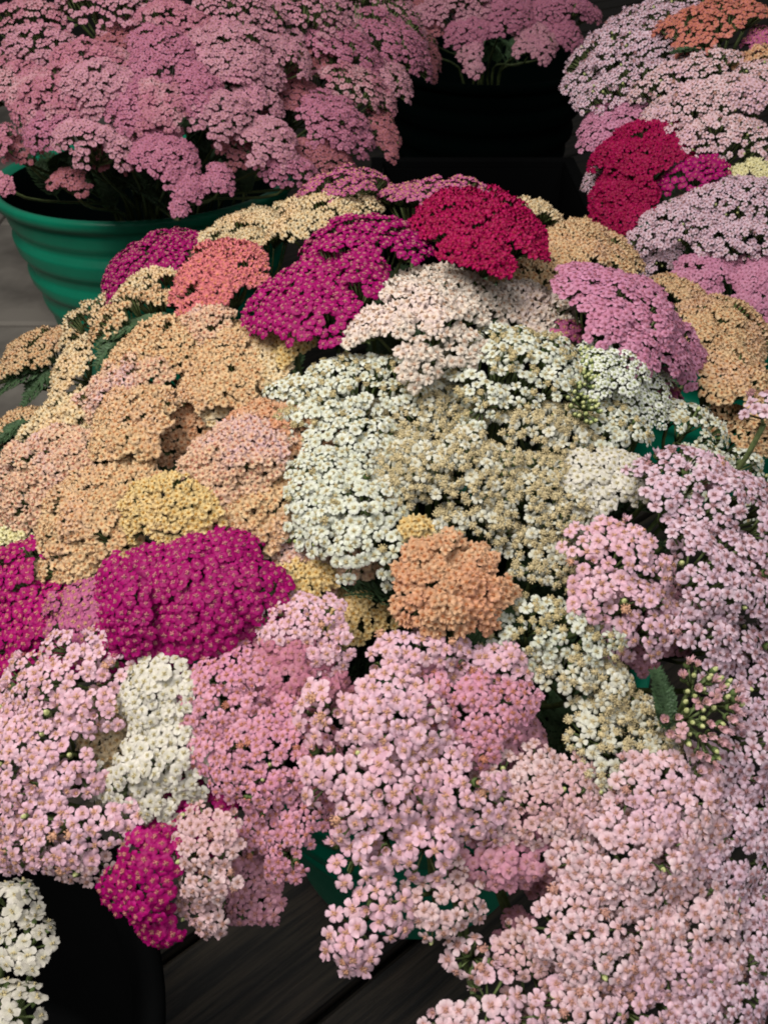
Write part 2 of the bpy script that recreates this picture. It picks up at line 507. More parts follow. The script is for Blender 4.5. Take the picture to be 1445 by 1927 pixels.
    for q, L_ in enumerate(subc):
        if not L_: continue
        node = P + ex * S[q, 0] * .8 + ey * S[q, 1] * .8 - n * (hd * .25 + rc * .55)
        mid = (node + stem_top) * .5 + (ex * S[q, 0] + ey * S[q, 1]) * .12
        tube(mb, [stem_top - foot, mid - foot, node - foot], .0012, .0009, 4)
        for p in L_:
            nnn = (p - node).normalized()
            tube(mb, [node - foot, p - nnn * fs * .25 - foot], .00055, .0007, 3)
    V, F, M, R = mb.data()
    child('stalks', mesh_from('stalks', V, F, M, None, None, [GREEN]))
    # stem
    mb = MB()
    rim = Vector((cx, cy, B['rim']))
    q2 = Vector((stem_top.x - cx, stem_top.y - cy, 0))
    if q2.length > B['R'] * .80: q2 = q2.normalized() * B['R'] * .80
    q2 *= rng.uniform(.75, 1.0)
    R_ = rim + q2
    c1 = stem_top - n * .05
    c1.z = max(c1.z, R_.z + .01)
    Pn = []
    for t in np.linspace(0, 1, 9):
        p = stem_top * (1 - t) ** 3 + c1 * (3 * t * (1 - t) ** 2) + (R_ + Vector((0, 0, .04))) * (3 * t * t * (1 - t)) + R_ * t ** 3
        Pn.append(p - foot)
    Pn.append(Vector((0, 0, 0)))
    tube(mb, Pn, .0015, .0024, 6)
    V, F, M, R = mb.data()
    child('stem', mesh_from('stem', V, F, M, None, None, [GREEN]))
    for k in range(opts.get('leaf', {'W': 0, 'L': 3}.get(b, 2))):
        t = rng.uniform(.3, .8)
        base = stem_top * (1 - t) ** 3 + c1 * (3 * t * (1 - t) ** 2) + (R_ + Vector((0, 0, .04))) * (3 * t * t * (1 - t)) + R_ * t ** 3
        dirn = (Vector((rng.normal(), rng.normal(), 0)).normalized() * .9 + Vector((0, 0, .75))).normalized()
        o = child('leaf', leaf_mesh(rng.uniform(.045, .07)))
        o.matrix_basis = Matrix.Translation(base - foot) @ dirn.to_track_quat('Y', 'Z').to_matrix().to_4x4()
    for lf in opts.get('leaves', []):      # leaves the photo shows: (px, py) base, (px, py) tip
        p0 = CP + ray(*lf[0]) * (dep * lf[2]); p1 = CP + ray(*lf[1]) * (dep * lf[2])
        o = child('leaf', leaf_mesh((p1 - p0).length, opts.get('nar', 1.0)))
        o.matrix_basis = Matrix.Translation(p0 - foot) @ (p1 - p0).to_track_quat('Y', 'Z').to_matrix().to_4x4()
    return root

LEAVES = {}
def leaf_mesh(L_, nar=1.0):
    """feathery leaf: midrib with toothed side lobes, along +Y, length L_"""
    key = (round(L_, 2), nar)
    if key in LEAVES: return LEAVES[key]
    mb = MB()
    rs = random.Random(int(L_ * 1e4))
    def pt(t): return Vector((0, L_ * t, .10 * L_ * math.sin(t * 2.6)))
    tube(mb, [pt(t) for t in np.linspace(0, 1, 8)], .0011, .0004, 4)
    n = 15
    for i in range(n):
        t = .14 + .84 * i / n
        wd = L_ * .19 * nar * math.sin(min(1, t * 1.25) * math.pi * .86 + .2) + .002
        for sd in (-1, 1):
            p = pt(t)
            for k in range(4):
                f0 = k / 4
                q0 = p + Vector((sd * wd * f0, wd * .45 * f0, rs.uniform(-.02, .12) * wd))
                q1 = p + Vector((sd * wd * (f0 + .30), wd * .45 * (f0 + .3) + rs.uniform(-.1, .1) * wd, rs.uniform(0, .25) * wd))
                hw = .0014
                V = [q0 + Vector((0, -hw, 0)), q1 + Vector((0, -hw * .6, 0)), q1 + Vector((sd * hw, hw, .0004)), q0 + Vector((0, hw, .0004))]
                q2 = (q0 + q1) / 2 + Vector((sd * hw, hw * 1.3, rs.uniform(.0, .0012)))
                q3 = (q0 + q1) / 2 + Vector((sd * hw, -hw * 1.3, rs.uniform(.0, .0012)))
                V += [q2, q3]
                mb.add([tuple(v) for v in V], [(0, 1, 2, 3), (3, 2, 4), (0, 5, 1)])
    V, F, M, R = mb.data()
    LEAVES[key] = mesh_from('leaf', V, F, M, None, None, [LEAF], smooth=False)
    return LEAVES[key]

# ------------------------------------------------------------------ setting
def lathe(prof, seg=96):
    V, F = [], []
    for (r, z) in prof:
        for k in range(seg):
            t = 2 * math.pi * k / seg; V.append((r * math.cos(t), r * math.sin(t), z))
    for i in range(len(prof) - 1):
        for k in range(seg):
            k2 = (k + 1) % seg
            F.append((i * seg + k, i * seg + k2, (i + 1) * seg + k2, (i + 1) * seg + k))
    return V, F

def make_bucket(b, mat, label, band=True):
    B = BQ[b]; R, z = B['R'], B['rim']
    root = bpy.data.objects.new('bucket', None); COL.objects.link(root)
    root.location = (B['c'][0], B['c'][1], 0.0)
    root['label'] = label; root['category'] = 'bucket'
    if mat.name.startswith('green'): root['group'] = 'green buckets of yarrow'
    rb = R * .66
    if b == 'L': root.rotation_euler = (math.radians(-3.2), 0, 0); root.location.z = .008
    prof = [(0.001, .004), (rb - .012, .004), (rb - .004, .008), (rb, .014)]
    zz = np.linspace(.03, z - .022, 60)
    for q in zz:
        f = q / z
        r = rb + (R - .008 - rb) * f ** .8
        d = z - q
        # three wide rounded bands under the rim
        for (d0, wd, am) in ((.038, .015, .005), (.086, .016, .009), (.140, .013, .008), (.185, .009, .004)):
            r += am / (1 + math.exp((abs(d - d0) - wd) / .0012))
        prof.append((r, q))
    prof += [(R - .004, z - .020), (R + .005, z - .017), (R + .007, z - .006), (R + .005, z - .001), (R, z), (R - .006, z - .002), (R - .010, z - .01)]
    V, F = lathe(prof)
    me = mesh_from('body', V, F, [0] * len(F), None, None, [mat])
    o = bpy.data.objects.new('body', me); COL.objects.link(o); o.parent = root
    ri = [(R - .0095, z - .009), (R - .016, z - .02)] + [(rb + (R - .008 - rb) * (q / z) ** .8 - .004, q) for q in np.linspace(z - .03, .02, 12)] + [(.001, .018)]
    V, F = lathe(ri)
    o = bpy.data.objects.new('lining', mesh_from('lining', V, F, [0] * len(F), None, None, [DB if mat == GB else mat])); COL.objects.link(o); o.parent = root  # green buckets get a near-black inside: shade under the flowers, put into colour
    return root

def bucket_mat(name, col, rough):
    m, nt, pb, out = nt_new(name)
    N, L = nt.nodes, nt.links
    ge = N.new('ShaderNodeNewGeometry')
    n1 = N.new('ShaderNodeTexNoise'); n1.inputs['Scale'].default_value = 14; n1.inputs['Detail'].default_value = 8; n1.inputs['Roughness'].default_value = .7
    L.new(ge.outputs['Position'], n1.inputs['Vector'])
    mx = N.new('ShaderNodeMix'); mx.data_type = 'RGBA'
    mr = N.new('ShaderNodeMapRange'); mr.inputs['From Min'].default_value = .35; mr.inputs['From Max'].default_value = .7
    L.new(n1.outputs['Fac'], mr.inputs['Value']); L.new(mr.outputs[0], mx.inputs[0])
    mx.inputs[6].default_value = col; mx.inputs[7].default_value = tuple(c * .8 + .001 for c in col[:3]) + (1,)
    L.new(mx.outputs[2], pb.inputs['Base Color'])
    r2 = N.new('ShaderNodeMapRange'); r2.inputs['To Min'].default_value = rough - .08; r2.inputs['To Max'].default_value = rough + .15
    L.new(n1.outputs['Fac'], r2.inputs['Value']); L.new(r2.outputs[0], pb.inputs['Roughness'])
    bp = N.new('ShaderNodeBump'); bp.inputs['Strength'].default_value = .25; bp.inputs['Distance'].default_value = .002
    L.new(n1.outputs['Fac'], bp.inputs['Height']); L.new(bp.outputs[0], pb.inputs['Normal'])
    return m
GB = bucket_mat('green_plastic', (0.0, 0.26, 0.145, 1), .34)
DB = bucket_mat('shaded_green_plastic', (0.0, 0.0022, 0.0018, 1), .9)  # shaded version of the green plastic, deep shade put into its near-black colour
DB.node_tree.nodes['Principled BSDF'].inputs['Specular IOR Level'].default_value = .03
BB = bucket_mat('black_plastic', (0.0025, 0.0028, 0.003, 1), .8)
BB.node_tree.nodes['Principled BSDF'].inputs['Specular IOR Level'].default_value = .04

def box(mb, lo, hi, mi=0, bev=0.0):
    x0, y0, z0 = lo; x1, y1, z1 = hi
    b = bev
    V = [(x0, y0, z0), (x1, y0, z0), (x1, y1, z0), (x0, y1, z0), (x0, y0, z1 - b), (x1, y0, z1 - b), (x1, y1, z1 - b), (x0, y1, z1 - b),
         (x0 + b, y0 + b, z1), (x1 - b, y0 + b, z1), (x1 - b, y1 - b, z1), (x0 + b, y1 - b, z1)]
    F = [(3, 2, 1, 0), (0, 1, 5, 4), (1, 2, 6, 5), (2, 3, 7, 6), (3, 0, 4, 7), (4, 5, 9, 8), (5, 6, 10, 9), (6, 7, 11, 10), (7, 4, 8, 11), (8, 9, 10, 11)]
    mb.add(V, F, mi)

def build_ground():
    m, nt, pb, out = nt_new('worn_shaded_planks')
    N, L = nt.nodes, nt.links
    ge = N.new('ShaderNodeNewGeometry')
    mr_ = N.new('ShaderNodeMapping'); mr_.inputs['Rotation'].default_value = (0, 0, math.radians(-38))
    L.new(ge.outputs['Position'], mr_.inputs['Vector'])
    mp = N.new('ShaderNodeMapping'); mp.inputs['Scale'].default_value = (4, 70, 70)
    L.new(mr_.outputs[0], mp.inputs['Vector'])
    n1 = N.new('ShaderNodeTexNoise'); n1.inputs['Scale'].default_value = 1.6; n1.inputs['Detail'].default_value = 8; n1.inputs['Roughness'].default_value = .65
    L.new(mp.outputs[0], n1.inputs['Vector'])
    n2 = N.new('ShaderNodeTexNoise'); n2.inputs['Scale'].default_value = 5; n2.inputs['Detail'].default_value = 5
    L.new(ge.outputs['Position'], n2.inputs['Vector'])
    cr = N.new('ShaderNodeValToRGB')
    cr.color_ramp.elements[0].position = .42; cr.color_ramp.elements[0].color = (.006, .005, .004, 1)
    cr.color_ramp.elements[1].position = .62; cr.color_ramp.elements[1].color = (.046, .034, .022, 1)  # plank tones kept this dark to carry the shadow over the near floor
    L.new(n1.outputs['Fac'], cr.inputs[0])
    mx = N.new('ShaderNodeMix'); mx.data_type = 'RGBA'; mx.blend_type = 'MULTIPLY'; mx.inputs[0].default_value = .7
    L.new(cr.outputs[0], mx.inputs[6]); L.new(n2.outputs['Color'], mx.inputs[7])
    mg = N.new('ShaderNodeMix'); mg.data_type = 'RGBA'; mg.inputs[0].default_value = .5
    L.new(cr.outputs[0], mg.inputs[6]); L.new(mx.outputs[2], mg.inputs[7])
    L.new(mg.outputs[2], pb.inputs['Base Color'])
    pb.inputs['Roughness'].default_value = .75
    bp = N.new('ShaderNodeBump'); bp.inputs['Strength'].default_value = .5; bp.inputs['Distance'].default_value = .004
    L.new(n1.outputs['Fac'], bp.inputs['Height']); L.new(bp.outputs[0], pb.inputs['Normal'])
    # planks running obliquely, on a dark base
    mb = MB()
    ca, sa = math.cos(math.radians(38)), math.sin(math.radians(38))
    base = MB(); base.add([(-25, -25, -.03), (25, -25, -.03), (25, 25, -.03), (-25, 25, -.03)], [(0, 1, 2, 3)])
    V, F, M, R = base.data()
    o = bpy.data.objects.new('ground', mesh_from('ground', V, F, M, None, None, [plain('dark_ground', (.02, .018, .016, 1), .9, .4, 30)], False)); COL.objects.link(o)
    o['kind'] = 'structure'
    wd = .135
    rs = random.Random(5)
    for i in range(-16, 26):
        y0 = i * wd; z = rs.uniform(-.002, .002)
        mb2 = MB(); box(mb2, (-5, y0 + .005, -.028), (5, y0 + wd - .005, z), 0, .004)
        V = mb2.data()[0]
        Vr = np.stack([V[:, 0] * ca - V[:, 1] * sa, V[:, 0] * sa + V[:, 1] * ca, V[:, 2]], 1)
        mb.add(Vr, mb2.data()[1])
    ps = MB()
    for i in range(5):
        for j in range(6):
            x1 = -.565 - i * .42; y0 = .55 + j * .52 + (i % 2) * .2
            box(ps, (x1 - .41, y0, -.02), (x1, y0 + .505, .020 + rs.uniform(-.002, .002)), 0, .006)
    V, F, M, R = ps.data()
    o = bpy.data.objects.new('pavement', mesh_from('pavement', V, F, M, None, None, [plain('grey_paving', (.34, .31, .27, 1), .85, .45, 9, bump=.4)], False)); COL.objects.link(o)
    o['kind'] = 'structure'
    V, F, M, R = mb.data()
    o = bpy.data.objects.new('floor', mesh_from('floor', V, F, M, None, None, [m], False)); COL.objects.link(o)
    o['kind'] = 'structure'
build_ground()

# ------------------------------------------------------------------ the heads: bouquet, kind, photo x, y, width, height, turn, lift, label, options
A = {'mix': [('aged', .80), ('open', .20)]}
W7 = {'mix': [('aged', .30), ('open', .70)]}
HEADS = [
 # far rim of the central bucket
 ('C','plum',655,352,180,75,-4,.035,'dusty magenta yarrow head highest at the far rim, above the cream one',{}),
 ('C','plum',775,362,120,65,0,.03,'small dusty magenta yarrow head touching the crimson head',{}),
 ('C','plum',868,366,150,60,-8,.045,'rosy red yarrow head peeking out behind the crimson head',{}),
 ('C','crimson',897,430,232,140,-6,.04,'deep crimson dome-shaped yarrow head of the central bunch',{'dome':.40}),
 ('C','cream',470,435,200,90,18,.012,'cream yarrow head beside the dark gap above the small magenta head',{}),
 ('C','cream',612,402,180,75,5,.02,'flat cream yarrow head below the dusty magenta ones',{}),
 ('C','cream',1005,402,110,70,-25,.02,'small cream yarrow head tucked behind the crimson dome',{}),
 ('C','peach',1100,465,190,100,-25,.01,'peach yarrow head on the far slope beyond the mauve dome',{}),
 ('C','peach',1015,530,140,80,-10,.0,'shaded tan yarrow head directly under the crimson dome',{}),
 ('C','magenta',682,470,220,125,-4,.035,'vivid magenta yarrow head with yellow specks next to the crimson dome',{}),
 ('C','magenta',596,545,245,165,10,.035,'broad vivid magenta yarrow head between the coral and the blush white heads',{'rc':1.1}),
 ('C','magenta',298,495,185,115,22,.005,'magenta yarrow head against the green bucket, by the coral one',{}),
 ('C','coral',415,527,165,140,5,.02,'coral red yarrow head between two magenta heads',{}),
 ('C','whitepink',840,548,190,90,0,.02,'greyish white yarrow head just below the crimson dome',{}),
 ('C','whitepink',782,624,225,185,-8,.042,'large blush white dome of curled florets in the middle of the bunch',{'dome':.4,'mix':[('curl',.6),('open',.4)]}),
 ('C','whitepink',995,590,180,110,-8,.005,'soft pinkish white yarrow head beside the mauve dome',{}),
 ('C','mauve',1175,592,235,170,-30,.045,'big mauve pink dome-shaped yarrow head near the peach ones',{'dome':.4,'sp':.88}),
 ('C','mauve',1262,665,130,110,-30,.02,'small mauve lobe of yarrow hanging below the big mauve dome',{}),
 ('C','peach',1290,560,110,90,-30,.0,'little peach yarrow head peeking out beyond the mauve dome',{}),
 ('C','peach',1358,625,160,170,-35,.005,'golden peach yarrow head on the outer slope past the mauve dome',{}),
 ('C','peach',1372,715,160,115,-10,.015,'golden peach yarrow head lowest beside the mauve dome, over a dark gap',{}),
 ('C','peach',1412,815,110,80,0,.0,'tan peach yarrow head behind the bare green stem',{}),
 ('C','plum',1060,632,62,42,0,.012,'tiny raspberry tuft between the blush white and the green-white heads',{}),
 ('C','plum',1240,745,90,60,-20,-.01,'shaded magenta yarrow head sunk under the mauve dome',{}),
 # peach side
 ('C','cream',268,552,110,70,15,.012,'small cream yarrow head touching the magenta one by the green bucket',{}),
 ('C','cream',190,600,150,60,32,.0,'pale cream yarrow head seen edge on below the green bucket',{}),
 ('C','peach',262,592,190,55,22,.012,'peach yarrow head seen edge on with dark green leaf under it',{'leaves':[((300,600),(180,660),.99),((330,590),(230,650),.985),((260,610),(200,680),.98)]}),
 ('C','peach',62,662,140,75,30,.0,'peach yarrow head seen edge on at the outer edge above green leaves',{'leaves':[((120,680),(10,720),.985),((90,690),(0,750),.98),((110,690),(50,770),.975)]}),
 ('C','cream',140,690,85,115,0,.0,'small upright cream yarrow head between leafy gaps',{}),
 ('C','peach',15,815,80,60,20,-.015,'scrap of peach yarrow with dark leaves low at the outer edge',{'leaves':[((70,800),(0,850),.98),((60,790),(10,830),.975)]}),
 ('C','peachpink',395,618,145,80,-5,.02,'peach yarrow head with a pink blush below the coral one',{}),
 ('C','snow',478,612,60,60,0,.0,'tiny white tuft wedged between peach and magenta heads',{'fs':.8}),
 ('C','yellow',556,645,90,120,-10,.015,'golden yellow and pink tuft of yarrow under the broad magenta head',{}),
 ('C','cream',505,668,90,110,0,.012,'cream yarrow head beside the golden tuft',{}),
 ('C','peach',310,672,210,125,12,.012,'peach yarrow head in the second row below the coral one',{}),
 ('C','peach',430,690,170,130,0,.012,'peach yarrow head beside the cream one, above the white spray',{}),
 ('C','cream',425,755,150,90,0,.0,'cream peach yarrow head at the tip of the white spray',{}),
 ('C','peachpink',235,745,190,120,20,.012,'peach head speckled pink on the slope of the peach group',{}),
 ('C','orange',345,800,130,110,-10,-.012,'shaded orange brown yarrow head in the hollow of the peach group',{}),
 ('C','cream',128,800,190,115,22,.012,'yellowish cream head towards the outer edge of the peach group',{}),
 ('C','peach',255,790,150,120,5,.025,'peach head with a green speck standing above the shaded hollow',{}),
 ('C','peachpink',78,895,185,170,20,.02,'pinkish peach dome at the outer edge above the pale yellow head',{}),
 ('C','orange',520,815,180,100,-8,.015,'orange peach head with lilac flecks next to the white spray',{}),
 ('C','peachpink',445,870,200,150,5,.022,'peach head with lilac flecks in the centre of the peach group',{}),
 ('C','peach',485,960,180,130,-5,.012,'peach head below the lilac flecked one, next to white florets',{}),
 ('C','peach',185,960,200,170,5,.02,'large peach head between the pinkish dome and the yellow head',{}),
 ('C','yellow',325,965,190,130,-10,.025,'yellow head directly above the big magenta cluster',{}),
 ('C','peach',150,1045,150,100,-10,.01,'peach lobe drooping above the magenta and the pale yellow head',{}),
 ('C','paleyellow',55,1015,130,90,5,.005,'pale lemon yarrow head at the outer edge below the pinkish peach dome',{}),
 ('C','paleyellow',105,1090,90,70,-10,-.005,'pale lemon scrap of yarrow between magenta heads',{}),
 ('C','peachpink',560,1020,160,110,0,.0,'shaded pinkish peach head under the white florets',{}),
 ('C','yellow',572,1092,110,90,0,.0,'mustard yellow tuft beside the big magenta cluster',{'miss':.15}),
 ('C','peachpink',650,1065,120,80,0,-.01,'dim peach head in the shade between the mustard tuft and the apricot dome',{}),
 ('C','yellow',650,1165,130,90,0,-.02,'shaded mustard yarrow head above the pink heads',{'miss':.2}),
 # magenta lower group
 ('C','magenta',335,1110,270,170,-5,.03,'big magenta head of open florets below the yellow head',{'rc':1.15}),
 ('C','magenta',295,1205,240,130,0,.018,'magenta head spilling down towards the snowy white one',{'rc':1.15}),
 ('C','magenta',430,1150,130,110,0,.02,'magenta lobe beside the mustard tuft',{}),
 ('C','plum',165,1165,135,115,10,.018,'purplish magenta head between two brighter magenta ones',{}),
 ('C','hotpink',30,1080,130,130,0,.015,'hot pink head at the outer edge below the pale lemon one',{}),
 ('C','hotpink',70,1190,190,140,0,.012,'hot pink head above the pink dome at the outer edge',{}),
 ('C','magenta',15,1265,110,100,0,.0,'dark magenta head at the outer edge behind the pink dome',{}),
 # white and faded centre
 ('C','white',545,745,150,70,5,.012,'outstretched arm of small white florets pointing into the peach heads',W7),
 ('C','white',610,800,150,80,0,.02,'small white head between the outstretched white arm and the orange peach head',W7),
 ('C','white',590,930,120,110,0,.022,'white tuft overlapping the peach group beside the bright open florets',{}),
 ('C','white',680,730,200,110,-5,.02,'white yarrow head just under the large blush dome',W7),
 ('C','white',650,850,170,130,0,.015,'white yarrow head bordering the orange peach one',{}),
 ('C','white',640,945,200,120,-8,.022,'bright white head of open florets beside the peach group',{'fs':1.08}),
 ('C','white',668,1030,130,90,-10,.02,'bright white tuft hanging above the mustard tuft',{'fs':1.1}),
 ('C','white',960,700,250,160,-5,.03,'creamy white yarrow head below the pinkish white one',W7),
 ('C','white',865,755,150,90,0,.015,'small creamy white head near the black pinhole gap',W7),
 ('C','aged',810,790,190,130,0,.012,'faded beige head directly below the blush dome',A),
 ('C','aged',770,890,150,150,0,.012,'faded beige head beside the bright white open florets',A),
 ('C','aged',890,895,210,170,0,.022,'faded beige and white head in the very middle of the faded group',A),
 ('C','aged',1020,820,190,120,-5,.02,'faded beige head under the creamy white one',A),
 ('C','aged',1010,935,200,150,-5,.018,'faded beige head next to the fresh white florets',A),
 ('C','aged',900,985,170,70,-10,.01,'faded beige head right behind the apricot dome',A),
 ('C','aged',1035,1045,150,140,-15,.01,'faded beige head drooping beside the apricot dome over a dark gap',A),
 ('C','aged',1095,1000,90,150,0,.005,'thin faded strip of yarrow beside the rosy pink head',A),
 ('C','white',1150,820,170,110,-5,.02,'white yarrow head below the green budded one',W7),
 ('C','snow',1150,920,150,130,-5,.022,'fresh white head between the faded group and the pink heads',{'fs':.9}),
 ('C','smallwhite',1165,670,140,140,-30,.035,'head of tiny white florets with green gaps beside the mauve dome',{'miss':.06}),
 ('C','smallwhite',1200,740,120,110,-30,.02,'lower lobe of tiny white florets next to the green buds',{'miss':.06}),
 ('C','budwhite',1105,722,105,120,-20,.035,'cluster of closed green buds among the tiny white florets',{'mix':[('bud',1.0)],'miss':.05,'fs':1.25,'sp':.85,'dome':.15}),
 ('C','white',1300,815,140,100,-10,.01,'greenish white head in the shade under the peach heads',{'miss':.15}),
 ('C','white',1370,880,130,60,-5,.005,'white sprig under the bare green stem',{'miss':.1}),
 # apricot dome and right side
 ('C','orange',845,1098,205,160,-8,.045,'apricot orange dome standing over the pink heads',{'dome':.42,'bump':.6,'leaf':1}),
 ('C','yellow',785,1000,70,50,0,.035,'little golden tuft on top of the apricot dome',{}),
 ('C','pink',1172,1060,170,150,-10,.04,'rosy pink head with orange centres beside the faded group',{'cen':1}),
 ('C','pink',1170,1150,190,120,-5,.035,'rosy pink head with orange centres above the beige head',{}),
 ('C','lilac',1345,950,260,150,-5,.05,'large lilac pink head of open florets below the green stem',{}),
 ('C','lilac',1370,1080,230,170,-5,.05,'large pale lilac head of open florets with brown centres',{}),
 ('C','pink',1300,880,130,60,0,.04,'pale pink sprig beside the white sprig under the green stem',{}),
 ('C','lilac',1435,760,75,110,0,.10,'small lilac sprig held high on a bare green stem',{'n':(-.2,-.2,1),'miss':.12}),
 ('C','lilac',1340,1210,240,110,0,.03,'lilac head behind the green budded sprig',{}),
 ('C','lilac',1425,1300,120,160,0,.025,'lilac head at the outer edge beyond the green budded sprig',{}),
 ('C','dustypink',1250,1150,110,100,0,.01,'dim pink head in the shade under the large lilac ones',{}),
 ('C','budpink',1325,1340,140,180,-30,.065,'green budded sprig with half open pink florets',{'mix':[('bud',.38),('half',.5),('open',.12)],'leaves':[((1258,1380),(1226,1255),1.0)],'nar':.5,'dome':.2,'sp':.8,'fs':1.05,'leaf':0,'miss':.1}),
 ('C','white',1050,1200,210,110,-15,.03,'creamy white head between the apricot dome and the rosy pink head',{'mix':[('aged',.45),('open',.55)]}),
 ('C','aged',1120,1300,220,140,-25,.03,'beige white head spreading across the middle of the pink heads',{'mix':[('aged',.5),('open',.5)]}),
 ('C','aged',1160,1400,190,150,-15,.03,'beige white head nearest to the viewer among the pink heads',{'mix':[('aged',.6),('open',.4)]}),
 ('C','dustypink',1230,1230,100,70,0,.0,'dim purple pink head in the gap below the rosy pink head',{}),
 # front pinks
 ('C','pink',590,1200,190,110,-5,.02,'pink head just below the mustard tuft',{'fs':.85}),
 ('C','dustyrose',560,1265,200,130,0,.018,'pink head of small florets between the magenta and the big pink dome',{}),
 ('C','pink',790,1235,180,80,0,.03,'pink head directly below the apricot dome',{}),
 ('C','pink',935,1250,170,110,-5,.028,'pink head between the apricot dome and the beige white heads',{}),
 ('C','pink',715,1330,230,150,0,.05,'large pink head facing the viewer in the middle of the pink group',{'fs':1.08}),
 ('C','rosepink',890,1350,190,150,-5,.03,'deeper pink head beside the beige white heads',{'fs':1.15}),
 ('C','rosepink',440,1310,200,140,10,.03,'rose pink head of small florets beside the snowy white one',{}),
 ('C','rosepink',490,1420,240,160,0,.03,'rose pink dome of small florets below the first one',{}),
 ('C','rosepink',548,1540,180,160,-5,.022,'rose pink head of small florets hanging over the dark opening',{}),
 ('C','pink',720,1460,240,170,0,.05,'large pink head of open florets low in the pink group',{'fs':1.12,'sp':1.05}),
 ('C','pink',860,1480,190,150,0,.04,'pink head of open florets with golden centres beside the large one',{'fs':1.05}),
 ('C','pink',760,1590,220,140,0,.045,'pink head of spaced florets above the bucket rim',{'fs':1.1,'sp':1.12,'miss':.12}),
 ('C','pink',630,1650,190,140,0,.04,'pink spray of loose florets overhanging the green bucket rim',{'fs':1.15,'sp':1.1,'miss':.1}),
 ('C','pink',665,1765,140,150,10,.04,'lowest pink spray dangling in front of the dark floor',{'fs':1.15,'sp':1.05,'miss':.08}),
 ('C','shellpink',830,1700,150,140,10,.035,'shell pink spray drooping over the front of the bucket',{'fs':1.15,'sp':1.1,'miss':.12}),
 ('C','dustypink',960,1410,120,120,0,.015,'dim rose head in the gap beside the beige white ones',{}),
 ('C','shellpink',1010,1500,220,150,0,.03,'shell pink head below the beige white head',{'fs':1.1}),
 ('C','dustypink',985,1620,210,160,0,.025,'brownish pink head above the bucket rim',{'fs':1.1}),
 # outer front
 ('C','pink',110,1290,210,150,5,.04,'pink dome at the outer edge below the hot pink heads',{'fs':.95}),
 ('C','pink',75,1420,230,180,5,.04,'broad pink head at the outer edge beside the snowy white one',{}),
 ('C','pink',110,1540,240,170,5,.035,'broad pink head hanging over the black bucket',{}),
 ('C','shellpink',170,1625,110,85,-5,.025,'shell pink lobe at the lower rim over the black bucket',{'fs':1.1}),
 ('C','pink',10,1600,110,90,0,.02,'pink scrap of yarrow at the frame edge over the black bucket',{}),
 ('C','cream',215,1370,110,110,0,.01,'shaded beige head deep in the gap beside the snowy white one',{}),
 ('C','pink',200,1310,90,110,0,.03,'narrow pink lobe between the pink dome and the snowy white head',{}),
 ('C','snow',310,1320,150,120,10,.03,'snowy white head between the pink dome and the rose pink heads',{}),
 ('C','snow',285,1440,200,160,10,.028,'snowy white head reaching down to the low magenta one',{}),
 ('C','hotpink',330,1555,170,100,10,.01,'low magenta head under the snowy white one',{}),
 ('C','hotpink',262,1655,170,190,-10,.045,'low magenta head hanging beside the pale rose one',{}),
 ('C','hotpink',315,1740,120,95,-10,.03,'tip of magenta florets lowest over the dark floor',{}),
 ('C','shellpink',410,1610,180,190,0,.04,'pale rose dome of small florets beside the low magenta head',{}),
 ('C','shellpink',420,1720,140,110,-10,.022,'pale rose tip hanging over the dark floor',{'miss':.1}),
 ('C','dustypink',480,1680,125,140,0,.0,'shaded brownish rose head behind the pale rose dome',{'mix':[('open',1.0)],'fs':1.05}),
 # lower right mass
 ('C','palepink',1130,1530,170,120,0,.03,'pale pink head just below the lowest beige white one',{}),
 ('C','palepink',1260,1520,210,150,0,.045,'pale pink head with tan centres below the budded sprig',{}),
 ('C','lilac',1400,1440,170,140,0,.045,'pale lilac head below the budded sprig at the outer edge',{}),
 ('C','palepink',1190,1640,230,170,0,.05,'pale pink head in the centre of the lowest mass',{}),
 ('C','lilac',1370,1610,190,170,0,.045,'lilac head of packed florets at the outer edge of the lowest mass',{'fs':.85}),
 ('C','palepink',1130,1760,220,160,0,.05,'pale pink head with tan centres above the lowest spray',{}),
 ('C','palepink',1290,1770,210,180,0,.055,'pale pink head between the lilac one and the lowest spray',{'fs':.95}),
 ('C','lilac',1410,1760,130,150,0,.04,'lilac head lower at the outer edge of the lowest mass',{'fs':.9}),
 ('C','palepink',1190,1880,240,150,0,.05,'pale pink head cut off by the lower frame edge',{}),
 ('C','lilac',1350,1900,220,150,0,.055,'lilac pink head cut off by the lower frame corner',{'fs':.9}),
 ('C','shellpink',1010,1840,190,150,0,.03,'shell pink head beside the dark floor opening',{'fs':1.1}),
 ('C','palepink',915,1915,270,90,5,.05,'pale pink spray lying across the dark floor at the lower frame edge',{'fs':1.1}),
 ('C','palepink',895,1812,90,70,0,.03,'small loose pale pink spray over the dark floor',{'fs':1.1,'miss':.15}),
 ('C','dustypink',970,1745,110,90,0,-.01,'dim mauve sprig beside the green bucket front',{'miss':.15}),
 ('C','dustypink',1080,1660,120,100,0,.01,'dim pink head in the hollow of the lowest mass',{}),
 # right rear bucket
 ('R','lilac',1290,20,240,80,0,.03,'pale lilac head at the upper frame edge behind the salmon one',{'fs':.95}),
 ('R','lilac',1190,75,210,120,15,.03,'pale lilac head beside the dark gap, top of the rear side bunch',{'fs':.9}),
 ('R','lilac',1130,135,150,80,25,.015,'pale lilac head with green underside reaching into the dark gap',{'fs':.85}),
 ('R','salmon',1335,50,190,95,-8,.04,'salmon orange head with green gaps in the rear side bunch',{'miss':.1,'leaves':[((1330,95),(1270,105),.98)]}),
 ('R','plum',1435,75,70,60,0,.03,'small magenta head beside the salmon orange one',{}),
 ('R','orange',1425,108,90,40,0,.03,'thin peach head under the small magenta one',{}),
